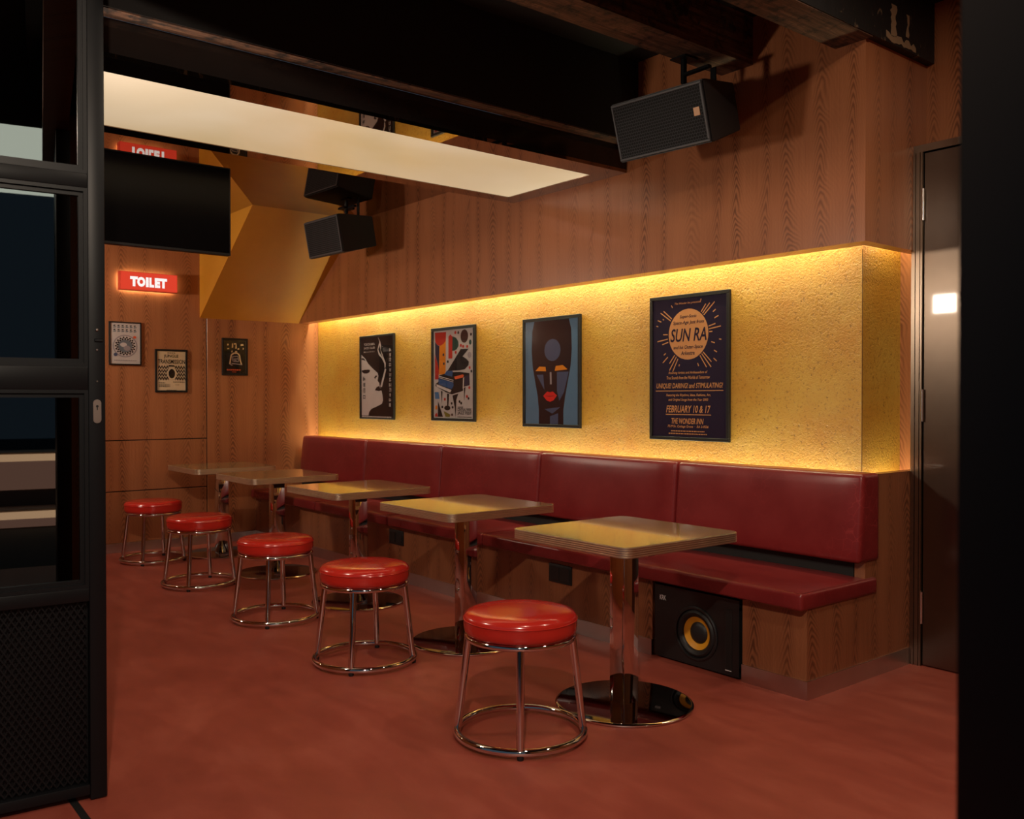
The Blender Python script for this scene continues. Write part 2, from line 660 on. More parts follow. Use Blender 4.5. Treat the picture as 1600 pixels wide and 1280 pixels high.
# beams along the room
structure(MB().box(-3.155, -2.95, .82, YS, 3.10, ZC).build('beam_1', ['old_timber']), 'rough timber beam above the hanging loudspeaker')
b2 = structure(MB().box(-2.47, -2.27, .82, YD, 3.045, ZC).build('beam_2', ['painted_timber']), 'black painted beam end with peeling paint')
MB().box(-2.469, -2.275, .82, YS, 3.039, 3.0449).build('underside_board', 'old_timber', b2)
_rr = random.Random(11)
for (ya, yb, za, zb, nn) in ((4.150, 4.205, 3.085, 3.235, 9), (4.300, 4.330, 3.110, 3.220, 7), (4.110, 4.390, 3.055, 3.090, 12)):
    up_e, lo_e = [], []
    for k in range(nn + 1):   # torn outline of a patch where the paint has come off
        f_ = k / nn
        if yb - ya < zb - za:
            up_e.append((yb + _rr.uniform(-.014, .006), za + (zb - za) * f_))
            lo_e.append((ya + _rr.uniform(-.006, .014), za + (zb - za) * f_))
        else:
            up_e.append((ya + (yb - ya) * f_, zb + _rr.uniform(-.016, .008)))
            lo_e.append((ya + (yb - ya) * f_, za + _rr.uniform(-.006, .012)))
    out_ = up_e + lo_e[::-1]
    MB().prism(out_, -2.2699, -2.2685, 0, Matrix(((0, 0, 1, 0), (1, 0, 0, 0), (0, 1, 0, 0), (0, 0, 0, 1)))).build('bare_patch', 'bare_wood', b2)
b3 = structure(MB().box(-3.865, -3.775, .82, YS, 2.87, ZC).build('beam_3', ['old_timber']), 'timber beam along the front of the light box')
MB().box(-3.774, -3.770, .82, YS, 2.875, ZC - .002).build('side_board', 'ceiling_black', b3)

# steel door on the right
d1 = structure(MB().rbox(-2.258, -1.35, 4.462, 4.50, .006, 2.57, .002, 1).build('door_1', 'bronze_steel'), 'brushed bronze steel door beside the bench end')
fr = MB()
for k in range(5):   # stepped casing profile
    a = -2.318 + k * .0115
    fr.box(a, a + .0095, 4.449 - (.004 if k % 2 else 0), YD - .001, 0, 2.575)
fr.box(-2.318, -1.3, 4.452, YD - .001, 2.576, 2.612)
fr.box(-1.345, -1.30, 4.452, YD - .001, 0, 2.575)
fr.box(-2.3175, -2.262, 4.456, YD - .002, 0, 2.576)
fr.build('door_frame', 'frame_steel', d1)
for z in (.295, 1.309, 2.313):
    h = MB().lathe([(.0075, z - .08), (.0075, z + .08)], 12, 0, None, (-2.2595, 4.452))
    for q in (-.028, .028):
        h.lathe([(.0083, z + q - .001), (.0083, z + q + .001)], 12, 0, None, (-2.2595, 4.452))
    h.build('hinge', 'hinge_steel', d1)

# folded shop door on the left
d2 = MB()
LW, LT, LH = .92, .055, 3.0
d2.rbox(-LT, 0, -.052, 0, .004, LH, .003, 2)
d2.rbox(-LT, 0, -LW, -LW + .052, .004, LH, .003, 2)
d2 = structure(d2.build('door_2', 'black_metal'), 'black steel and glass folding door folded open on the left')
d2.location = (-3.227, .848, 0)
d2.rotation_euler = (0, 0, R(-5.7))
rails = ((.020, .055), (.668, .712), (1.372, 1.448), (2.040, 2.088), (2.95, 2.999))
for (a, b) in rails:
    MB().rbox(-LT, -.001, -LW + .052, -.052, a, b, .003, 2).build('rail', 'black_metal', d2)
for (a, b) in zip(rails[1:-1], rails[2:]):
    z0, z1 = a[1], b[0]
    MB().box(-.030, -.024, -LW + .052, -.052, z0, z1).build('glass_pane', 'door_glass', d2)
    bead = MB()
    y0, y1 = -LW + .052, -.052
    for (s0, s1, xx) in ((.0, .012, -.004), (.012, .026, -.014)):
        bead.box(-.026, xx, y1 - s1, y1 - s0, z0 + s0, z1 - s0)
        bead.box(-.026, xx, y0 + s0, y0 + s1, z0 + s0, z1 - s0)
        bead.box(-.026, xx, y0 + s1, y1 - s1, z0 + s0, z0 + s1)
        bead.box(-.026, xx, y0 + s1, y1 - s1, z1 - s1, z1 - s0)
    bead.build('glazing_bead', 'black_metal', d2)
# expanded metal in the lowest field
ms = MB()
y0, y1, z0, z1 = -LW + .06, -.06, .06, .664
st, hw = .0215, .0022
for sgn in (1, -1):
    k = -60
    while k < 120:
        # line z = z0 + 1.55*sgn*(y - y0) + k*st*1.55
        pts = []
        s = 1.55 * sgn
        c = z0 + k * st * 1.55
        ys = sorted([y0, y1, y0 + (z0 - c) / s, y0 + (z1 - c) / s])
        a, b = ys[1], ys[2]
        za, zb = c + s * (a - y0), c + s * (b - y0)
        k += 1
        if not (z0 - 1e-6 <= min(za, zb) and max(za, zb) <= z1 + 1e-6) or b - a < .002:
            continue
        xo = -.020 - (.0012 if sgn > 0 else -.0012)
        ms.add([(xo, a, za - hw * 1.8), (xo, b, zb - hw * 1.8), (xo, b, zb + hw * 1.8), (xo, a, za + hw * 1.8),
                (xo - .002, a, za - hw * 1.8), (xo - .002, b, zb - hw * 1.8), (xo - .002, b, zb + hw * 1.8), (xo - .002, a, za + hw * 1.8)],
               [(0, 1, 2, 3), (4, 7, 6, 5), (0, 4, 5, 1), (3, 2, 6, 7)])
mo = ms.build('expanded_metal_mesh', 'black_metal', d2)
mo['kind'] = 'stuff'
MB().box(-.050, -.044, -LW + .052, -.052, .055, .668).build('back_panel', 'black_metal', d2)
lk = MB()
pr = []
for k in range(24):
    t = 2 * math.pi * k / 24
    pr.append((-.026 + .0125 * math.cos(t), 1.300 + .0125 * math.sin(t) + (.027 if math.sin(t) > 0 else -.027)))
lk.prism(pr, 0, .004, 0, Matrix(((0, 0, 1, 0), (1, 0, 0, 0), (0, 1, 0, 0), (0, 0, 0, 1))))
lk = lk.build('lock_plate', 'lock_steel', d2)
kb = MB().box(.004, .0048, -.0275, -.0245, 1.304, 1.316)
kb.lathe([(.0042, .004), (.0042, .0048)], 12, 0, Matrix(((0, 0, 1, 0), (1, 0, 0, -.026), (0, 1, 0, 1.317), (0, 0, 0, 1))))
kb.build('keyhole', 'black_matte', lk)
for (z, r) in ((1.572, .005), (1.505, .004), (1.40, .0035)):
    MB().lathe([(r, 0), (r, .003), (r * .6, .005)], 14, 0, Matrix(((0, 0, 1, 0), (1, 0, 0, -.026), (0, 1, 0, z), (0, 0, 0, 1)))).build('bolt', 'lock_steel', d2)
MB().rbox(0, .006, -.034, -.008, 1.532, 1.542, .002, 1).build('latch', 'black_metal', d2)
# second leaf of the folded stack, behind the first
d4 = structure(MB().rbox(-.13, -.075, -LW, 0, .004, LH, .003, 1).build('door_3', 'black_metal'), 'second black leaf of the folding door stack')
d4.location = (-3.227, .838, 0)
d4.rotation_euler = (0, 0, R(-5.7))

# ================================================================== LIGHTS OF THE PLACE AND ADDED FILL LIGHTS
lb = thing('ceiling_light_box', 'long glowing cream ceiling light panel with dark mirror border', 'light', (-4.41, 2.4, ZL))


def child_world(o, root):
    o.parent = root
    o.matrix_parent_inverse = Matrix.Translation(root.location).inverted()
    return o


XA, XZ = -3.865, -4.955
PX0, PX1, PY0, PY1 = -4.835, -4.040, .95, 3.86
bd = MB()
bd.box(PX1, XA, .82, YS - .001, ZL, ZL + .02)
bd.box(XZ, PX0, .82, YS - .001, ZL, ZL + .02)
bd.box(PX0, PX1, PY1, YS - .001, ZL, ZL + .02)
bd.box(PX0, PX1, .82, PY0, ZL, ZL + .02)
child_world(bd.build('mirror_border', 'mirror_dark'), lb)
child_world(MB().box(PX0 + .003, PX1 - .003, PY0 + .003, PY1 - .003, ZL + .003, ZL + .02).build('diffuser', 'diffuser'), lb)
child_world(MB().box(XA - .012, XA, .82, YS - .001, ZL + .02, 2.869).build('fascia', 'fascia_black'), lb)
child_world(MB().box(XZ, XZ + .012, .82, YS - .001, ZL + .02, ZM).build('back_board', 'fascia_black'), lb)

st_top = MB().box(-8.32, -2.48, 4.125, 4.155, 2.240, 2.248).box(-2.420, -2.390, 4.22, 4.56, 2.240, 2.248)
tag(st_top.build('light_strip', 'led_strip'), 'warm light strip hidden along the top of the golden niche', 'light strip')
st_low = MB().box(-8.32, -2.48, 4.155, 4.185, .830, .838).box(-2.420, -2.390, 4.22, 4.56, .830, .838)
tag(st_low.build('light_strip', 'led_strip'), 'warm light strip hidden behind the top of the bench backrest', 'light strip')

# wall lamp on the street front wall, facing the room
for (x, lab) in ((-3.93, 'small white rectangular lamp beside the folding doors'), (-7.40, 'small white rectangular lamp near the far corner')):
    wl = thing('wall_lamp', lab, 'lamp', (x, .72, 2.2), group='lamps on the street front wall')
    MB().rbox(-.12, .12, 0, .05, -.10, .10, .006, 2).build('housing', 'lamp_white', wl)
    MB().rbox(-.105, .105, .05, .056, -.085, .085, .002, 1).build('lens', 'lamp_face', wl)
    area('wall_lamp_light', (x, .785, 2.2), (R(90), 0, 0), .20, .16, POWER_WALL_LAMP * (1. if x > -5 else 1.5), (1., .82, .64))

# spot under the canopy
aw = thing('canopy_spotlight', 'black cylinder spotlight under the shop canopy', 'spotlight', (.05, -.15, 3.4))
_d = (Vector((-4.1, 2.7, .2)) - Vector((.05, -.15, 3.16))).normalized()
_q = _d.to_track_quat('-Z', 'Y')
hd = MB().lathe([(.0, .07), (.05, .07), (.055, .06), (.055, -.07), (.048, -.07), (.046, -.02), (.0, -.02)], 24).build('head', 'black_metal', aw)
hd.location = (0, 0, -.24)
hd.rotation_euler = _q.to_euler()
MB().tube([(0, 0, -.002), (0, 0, -.20)], .008).build('stem', 'black_metal', aw)
sp = bpy.data.lights.new('canopy_spot_light', 'SPOT')
sp.energy = POWER_AWNING
sp.color = (1., .80, .62)
sp.spot_size = R(85)
sp.spot_blend = .6
sp.shadow_soft_size = .035
spo = bpy.data.objects.new('canopy_spot_light', sp)
spo.location = Vector((.05, -.15, 3.16)) + _d * .075
spo.rotation_euler = _q.to_euler()
COL.objects.link(spo)

# fill downlights added in the black ceiling only to raise the brightness
for (x, y, lab) in ((-1.55, 1.75, 'round recessed downlight above the entrance'), (-1.30, 3.35, 'round recessed downlight near the steel door')):
    dl = thing('fill_downlight', lab, 'downlight', (x, y, ZC), group='downlights near the entrance')
    MB().lathe([(.085, -.001), (.085, -.008), (.070, -.010), (.066, -.004)], 32, 0, None, (0, 0), False).build('trim_ring', 'black_metal', dl)
    MB().lathe([(.066, -.003), (.0, -.003)], 32, 0, None, (0, 0), False).build('lens', 'lamp_face', dl)
    a_ = area('fill_downlight_light', (x, y, ZC - .012), (0, 0, 0), .13, .13, POWER_DOWN_FILL, (1., .80, .60))
    a_.data.shape = 'DISK'

# ================================================================== THE BENCH
EDGES = [-2.305, -3.45, -4.65, -5.82, -6.99, -8.325]
bench = thing('banquette_bench', 'long dark red leather banquette bench on a wood plinth', 'bench', (-5.3, 3.8, 0))
pb = MB()
pb.box(XB, -3.24, 3.55, 3.572, .083, .408)
pb.box(-2.668, X0, 3.55, 3.572, .083, .408)
pb.box(XB, -3.24, 3.572, 4.1, .30, .408)
pb.box(-3.26, -3.24, 3.572, 4.0, 0, .408)
pb.box(-2.668, -2.648, 3.572, 4.0, 0, .408)
child_world(pb.build('plinth', 'wood_plinth'), bench)
ep = MB()
ep.box(X0 - .02, X0, 3.572, 4.03, .083, .408)
ep.box(X0 - .055, X0, 4.03, YD - .001, 0, .978)
child_world(ep.build('end_panel', 'wood_plinth'), bench)
child_world(MB().box(XB, X0 - .06, 4.03, 4.138, .083, .555).box(XB, X0 - .06, 4.138, 4.20, .083, .828).build('back_rail', 'black_matte'), bench)
kp = MB()
kp.box(XB, -3.24, 3.542, 3.55, 0, .083)
kp.box(-2.668, X0 + .007, 3.542, 3.55, 0, .083)
kp.box(X0, X0 + .007, 3.55, 4.446, 0, .083)
child_world(kp.build('kick_plate', 'steel_brushed'), bench)
for i in range(5):
    x1, x0 = EDGES[i] - .003, EDGES[i + 1] + .003
    cx, hw = (x0 + x1) / 2, (x1 - x0) / 2

    def puff_seat(co):
        a = max(0, 1 - abs((co.x - cx) / hw) ** 6)
        b = max(0, 1 - abs((co.y - 3.81) / .33) ** 4)
        if co.z > .44:
            co.z += .010 * a * b
        if co.y < 3.6 and co.z > .41:
            co.y -= .006 * a
        return co
    c = child_world(MB().rbox(x0, x1, 3.49, 4.125, .402, .480, .016, 4, 0, None, 8, puff_seat).build('seat_cushion', 'leather'), bench)
    pth = [(x0 + .012, 4.10, .4805), (x0 + .012, 3.512, .4805), (x0 + .02, 3.502, .4805), (x1 - .02, 3.502, .4805), (x1 - .012, 3.512, .4805), (x1 - .012, 4.10, .4805)]
    pp = MB().tube(pth, .0022, 6).build('piping', 'leather')
    pp.parent = c

    def lean(co):
        a = max(0, 1 - abs((co.x - cx) / hw) ** 8)
        b = max(0, 1 - abs((co.z - .77) / .22) ** 4)
        t = (.985 - co.z) / .42
        if co.y < 4.06:
            co.y -= .035 * t + .010 * a * b
        return co
    x1b, x0b = x1 + .004 if i == 0 else x1, x0 + (.10 if i == 4 else 0)
    c = child_world(MB().rbox(x0b, x1b, 3.985, 4.137, .562, .985, .022, 4, 0, None, 8, lean).build('backrest_cushion', 'leather'), bench)
    if i == 0:   # welt along the free end of the backrest
        pth = [lean(Vector(p)) for p in ((x1b - .014, 3.992, .575), (x1b - .014, 3.992, .965), (x1b - .02, 3.992, .973), (x0b + .02, 3.992, .973))]
        pp = MB().tube(pth, .0025, 6).build('piping', 'leather')
        pp.parent = c

# sockets in the bench front
for x, lab in ((-3.958, 'black double wall socket in bench plinth nearest the subwoofer'), (-5.776, 'black double wall socket in bench plinth farther from the subwoofer')):
    s = thing('wall_socket', lab, 'socket', (x, 3.55, .318), (R(90), 0, 0), 'sockets in the bench plinth')
    MB().rbox(-.098, .098, -.054, .054, -.01, .008, .003, 2).build('plate', 'socket_black', s)
    for sx in (-.046, .046):
        MB().rbox(sx - .036, sx + .036, -.038, .038, .008, .011, .0015, 1).build('socket_insert', 'sub_black', s)

# subwoofer in the plinth recess
sw = thing('subwoofer', 'black subwoofer with yellow cone set under the bench', 'speaker', (-2.954, 3.548, .004), (R(90), 0, 0))
hwid, hh = .268, .376
cab = MB()
cab.rbox(-hwid, hwid, .006, hh, -.37, -.045, .004, 2)
wx, wy, wr = .006, .168, .124
NP = 64
rim = []
for k in range(NP):   # front baffle with a round opening
    t = 2 * math.pi * k / NP
    c_, s_ = math.cos(t), math.sin(t)
    q = min((hwid - wx if c_ > 0 else hwid + wx) / max(abs(c_), 1e-6), (hh - wy if s_ > 0 else wy - .006) / max(abs(s_), 1e-6))
    rim.append(((wx + wr * c_, wy + wr * s_), (wx + q * c_, wy + q * s_)))
vs, fs = [], []
for (i_, o_) in rim:
    vs += [(*i_, -.045), (*i_, 0), (*o_, 0), (*o_, -.045)]
for k in range(NP):
    l = (k + 1) % NP
    for j in range(3):
        fs.append((4 * k + j, 4 * l + j, 4 * l + j + 1, 4 * k + j + 1))
cab.add(vs, fs)
for (sx, sy) in ((-1, 0), (1, 0), (-1, 1), (1, 1)):   # square off the corners of the baffle
    cab.box(min(sx * hwid, sx * (hwid - .09)), max(sx * hwid, sx * (hwid - .09)), .006 if sy == 0 else hh - .05, .056 if sy == 0 else hh, -.045, -.0002)
cab.build('cabinet', 'sub_black', sw)
T = Matrix.Translation((wx, wy, 0))
MB().lathe([(.136, .0), (.136, .005), (.130, .009), (.122, .008), (.118, .002), (.118, -.02)], 56, 0, T, (0, 0), False).build('woofer_ring', 'sub_black', sw)
MB().lathe([(.119, -.004), (.115, .004), (.104, .010), (.092, .006), (.083, -.004), (.080, -.012)], 56, 0, T, (0, 0), False).build('surround', 'rubber', sw)
cn = MB().lathe([(.082, -.006), (.050, -.026), (.0, -.030)], 56, 0, T, (0, 0), False).build('cone', 'cone_yellow', sw)
MB().lathe([(.055, -.024), (.050, -.016), (.036, -.010), (.018, -.007), (.0, -.006)], 40, 0, T, (0, 0), False).build('dust_cap', 'rubber', cn)
MB().rbox(.190, .226, .028, .325, .0, .003, .002, 1).build('port', 'black_matte', sw)
MB().box(.190, .226, .028, .032, .003, .0045).build('port_lip', 'logo_grey', sw)
lg = MB()
put_text(lg, 'KRK', -.232, -.190, .300, .325, .0012, 0, .01)
lg.build('lettering', 'logo_grey', sw)

# ================================================================== TABLES


def rounded_rect(w, d, r, n=7):
    pts = []
    for (sx, sy, a0) in ((1, 1, 0), (-1, 1, 90), (-1, -1, 180), (1, -1, 270)):
        for k in range(n + 1):
            t = R(a0 + 90 * k / n)
            pts.append((sx * (w / 2 - r) + r * math.cos(t), sy * (d / 2 - r) + r * math.sin(t)))
    return pts


def make_table(label):
    t = thing('cafe_table', label, 'table', group='cafe tables along the bench')
    W, ZT, TH = .711, .766, .046
    top = MB().prism(rounded_rect(W - .006, W - .006, .047), ZT - .004, ZT).build('tabletop', 'table_laminate', t)
    ed = MB()
    prof = []
    nr = 5
    for k in range(nr):
        z1 = ZT - .0015 - k * (TH - .003) / nr
        z0 = z1 - (TH - .003) / nr
        prof += [(-.0012, z1 - .0003), (.0022, z1 - .0022), (.0022, z0 + .0022), (-.0012, z0 + .0010)]
    prof = [(-.008, ZT - .0008), (.001, ZT - .0008)] + prof + [(-.02, ZT - TH), ]
    base = rounded_rect(W, W, .05)
    nb = len(base)
    vs, fs = [], []
    for (o, z) in prof:
        sc = rounded_rect(W + 2 * o, W + 2 * o, .05 + o)
        vs += [(x, y, z) for x, y in sc]
    for i in range(len(prof) - 1):
        for k in range(nb):
            l = (k + 1) % nb
            fs.append((i * nb + k, i * nb + l, (i + 1) * nb + l, (i + 1) * nb + k))
    ed.add(vs, fs, 0, True)
    ed.build('ribbed_edge', 'edge_metal', t, 30)
    MB().prism(rounded_rect(W - .02, W - .02, .04), ZT - TH + .001, ZT - .006).build('core', 'black_matte', t)
    MB().rbox(-.045, .045, -.045, .045, .010, ZT - TH + .004, .003, 2).build('column', 'chrome', t)
    MB().lathe([(.0, .0), (.292, .0), (.292, .0136), (.288, .0142), (.0, .0145)], 72).build('base_plate', 'chrome_base', t)
    MB().lathe([(.2925, .0), (.300, .0005), (.303, .004), (.303, .009), (.299, .0125), (.2925, .0138)], 72, 0, None, (0, 0), False).build('base_rim', 'chrome', t)
    MB().box(-.12, .12, -.12, .12, ZT - TH - .004, ZT - TH + .002).build('mount_plate', 'black_metal', t)
    return t


TABLES = [(-2.800, 2.885, 'square cafe table nearest the camera, in front of the subwoofer'),
          (-4.070, 2.947, 'second square cafe table from the camera'),
          (-5.320, 2.972, 'middle one of the five square cafe tables'),
          (-6.600, 2.980, 'fourth square cafe table from the camera, next to last'),
          (-7.740, 2.985, 'farthest square cafe table, close to the veneer wall')]
tb = None
for (x, y, lab) in TABLES:
    if tb is None:
        tb = make_table(lab)
        o = tb
    else:
        o = copy_tree(tb)
        o['label'] = lab
    o.location = (x, y, 0)

# ================================================================== STOOLS


def make_stool(label):
    s = thing('bar_stool', label, 'stool', group='low red stools in front of the tables')
    ct = MB().lathe([(.0, .414), (.205, .414), (.218, .418), (.2245, .430), (.226, .448), (.226, .470), (.2265, .475), (.224, .485), (.213, .496), (.190, .502), (.12, .505), (.0, .506)], 64).build('seat', 'vinyl_red', s, 60)
    MB().tube([(.2262 * math.cos(2 * math.pi * k / 64), .2262 * math.sin(2 * math.pi * k / 64), .474) for k in range(64)], .0028, 6, True).build('piping', 'vinyl_red', ct)
    def ring(rad, z, r):
        return MB().tube([(rad * math.cos(2 * math.pi * k / 64), rad * math.sin(2 * math.pi * k / 64), z) for k in range(64)], r, 12, True)
    ring(.212, .4025, .0120).build('upper_ring', 'chrome', s)
    ring(.253, .026, .0150).build('foot_ring', 'chrome', s)
    for k in range(4):
        a = k * math.pi / 2
        c_, s_ = math.cos(a), math.sin(a)
        lg = MB().tube([(.206 * c_, .206 * s_, .405), (.250 * c_, .250 * s_, .028)], .0150, 14).build('leg', 'chrome', s)
        MB().lathe([(.012, .0), (.013, .004), (.013, .016)], 14, 0, None, (.253 * c_, .253 * s_)).build('rubber_foot', 'rubber', lg)
    return s


STOOLS = [(-2.795, 2.291, 0, 'red round stool nearest the camera'),
          (-4.088, 2.321, -15, 'second red round stool from the camera'),
          (-5.225, 2.350, -11, 'middle one of the five red round stools'),
          (-6.535, 2.355, -17, 'fourth red round stool from the camera'),
          (-7.740, 2.404, -19, 'farthest red round stool, beside the veneer wall')]
stl = None
for (x, y, off, lab) in STOOLS:
    if stl is None:
        stl = make_stool(lab)
        o = stl
    else:
        o = copy_tree(stl)
        o['label'] = lab
    o.location = (x, y, 0)
    o.rotation_euler = (0, 0, math.atan2(-y, -x) + R(off))

# ================================================================== HANGING LOUDSPEAKERS


def make_speaker(label, loc, yaw, pit, w, h, d, ztop, badge, arm):
    t = thing('hanging_loudspeaker', label, 'loudspeaker', loc, group='hanging loudspeakers')
    f = Vector((math.cos(yaw) * math.cos(pit), math.sin(yaw) * math.cos(pit), math.sin(pit)))
    r = Vector((-math.sin(yaw), math.cos(yaw), 0))
    u = f.cross(r)
    M = Matrix(((r.x, u.x, f.x, 0), (r.y, u.y, f.y, 0), (r.z, u.z, f.z, 0), (0, 0, 0, 1)))

    def place(o):
        o.matrix_local = M
        return o
    tx, ty = w * .12, h * .10
    c = MB()
    bm = bmesh.new()
    V = []
    for (z, ww, hh_) in ((-.002, w / 2, h / 2), (-.035, w / 2, h / 2), (-d, w / 2 - tx, h / 2 - ty)):
        V.append([bm.verts.new((sx * ww, sy * hh_, z)) for sx, sy in ((-1, -1), (1, -1), (1, 1), (-1, 1))])
    bm.faces.new(V[0])
    bm.faces.new(reversed(V[2]))
    for a, b in zip(V, V[1:]):
        for k in range(4):
            bm.faces.new((a[k], b[k], b[(k + 1) % 4], a[(k + 1) % 4]))
    bmesh.ops.recalc_face_normals(bm, faces=bm.faces)
    bmesh.ops.bevel(bm, geom=bm.edges[:], offset=.005, segments=2, affect='EDGES')
    c.frombm(bm)
    place(c.build('case', 'speaker_case', t))
    fr_ = MB()
    b, e = .012, .006
    x, y = w / 2 - e, h / 2 - e
    for (xa, xb, ya, yb) in ((-x, x, y - b, y), (-x, x, -y, -y + b), (-x, -x + b, -y + b, y - b), (x - b, x, -y + b, y - b)):
        fr_.rbox(xa, xb, ya, yb, -.003, .007, .002, 1)
    place(fr_.build('trim_frame', 'speaker_trim', t))
    place(MB().box(-x + b, x - b, -y + b, y - b, -.002, .004).build('grille', 'speaker_grille', t))
    if badge:
        place(MB().rbox(x - .064, x - .030, -.012, .028, .004, .007, .001, 1).build('badge', 'badge_orange', t))
    up_ = M.to_3x3() @ Vector((arm * w, h / 2 - ty * .6, -d * .62))
    br = MB()
    br.tube([up_, up_ + Vector((0, 0, .05))], .012, 10)
    br.tube([up_ + Vector((0, 0, .045)), (up_.x, up_.y, ztop - loc[2] - .004)], .016, 10)
    br.box(up_.x - .05, up_.x + .05, up_.y - .05, up_.y + .05, ztop - loc[2] - .008, ztop - loc[2] - .0005)
    br.rbox(up_.x - .06, up_.x + .06, up_.y - .02, up_.y + .02, up_.z - .004, up_.z + .012, .003, 1)
    sd = M.to_3x3() @ Vector((.30 * w, h / 2 - ty * .8, -d * .70))   # flat hanger bar near the right end
    br.rbox(sd.x - .018, sd.x + .018, sd.y - .004, sd.y + .004, sd.z - .01, sd.z + .09, .002, 1)
    br.rbox(min(up_.x, sd.x), max(up_.x, sd.x) + .018, up_.y - .014, up_.y + .014, sd.z + .075, sd.z + .09, .002, 1)
    br.build('bracket', 'black_metal', t)
    return t


make_speaker('black loudspeaker with orange badge hanging from the timber beam', (-3.109, 3.45, 2.729), R(-84), R(-17.6), .56, .297, .40, 3.10, True, .02)
make_speaker('far black loudspeaker hanging beside the orange slope', (-6.80, 3.48, 2.672), R(-86.5), R(-10.5), .53, .305, .375, ZM, False, .05)

# ================================================================== TELEVISION
tv = thing('television', 'black flat television hanging under the mirror ceiling', 'television', (-5.2, 1.585, 2.182))
tvw, tvh = .96, .512
MB().rbox(-.045, -.004, -tvw / 2, tvw / 2, 0, tvh, .004, 2).build('back_case', 'tv_bezel', tv)
MB().rbox(-.006, 0, -tvw / 2, tvw / 2, 0, tvh, .002, 1).build('bezel', 'tv_bezel', tv)
MB().box(-.002, .0008, -tvw / 2 + .008, tvw / 2 - .008, .014, tvh - .008).build('screen', 'tv_black', tv)
MB().tube([(-.07, -.40, .25), (-.07, -.40, ZM - 2.182 - .004)], .02, 12).box(-.075, -.045, -.45, .15, .20, .30).box(-.12, -.02, -.45, -.35, ZM - 2.182 - .008, ZM - 2.182 - .0005).build('ceiling_mount', 'black_metal', tv)

# ================================================================== TOILET SIGN
sg = thing('toilet_sign', 'red light box sign reading TOILET in white letters', 'sign', (XB, 2.535, 2.372), (R(90), 0, R(90)))
MB().rbox(-.245, .245, -.080, .080, .022, .099, .003, 2).build('box_body', 'sign_red', sg)
MB().box(-.241, .241, -.076, .076, .099, .1002).build('lit_face', 'sign_face', sg)
MB().box(-.225, .225, -.065, .065, .014, .0215).build('halo_light', 'sign_halo', sg)
MB().box(-.05, .05, -.03, .03, 0, .014).build('wall_spacer', 'black_matte', sg)
le = MB()
for i, (a, b) in enumerate(((-.163, -.098), (-.104, -.034), (-.030, -.006), (0.000, .040), (.046, .092), (.090, .152))):
    put_text(le, 'TOILET'[i], a, b, -.047, .039, .1008, 0, .075)
le.build('lettering', 'sign_letters', sg)

# ================================================================== POSTERS
ART_KEYS = ['ink_' + k for k in INKS]
IDX = {k: i for i, k in enumerate(INKS)}


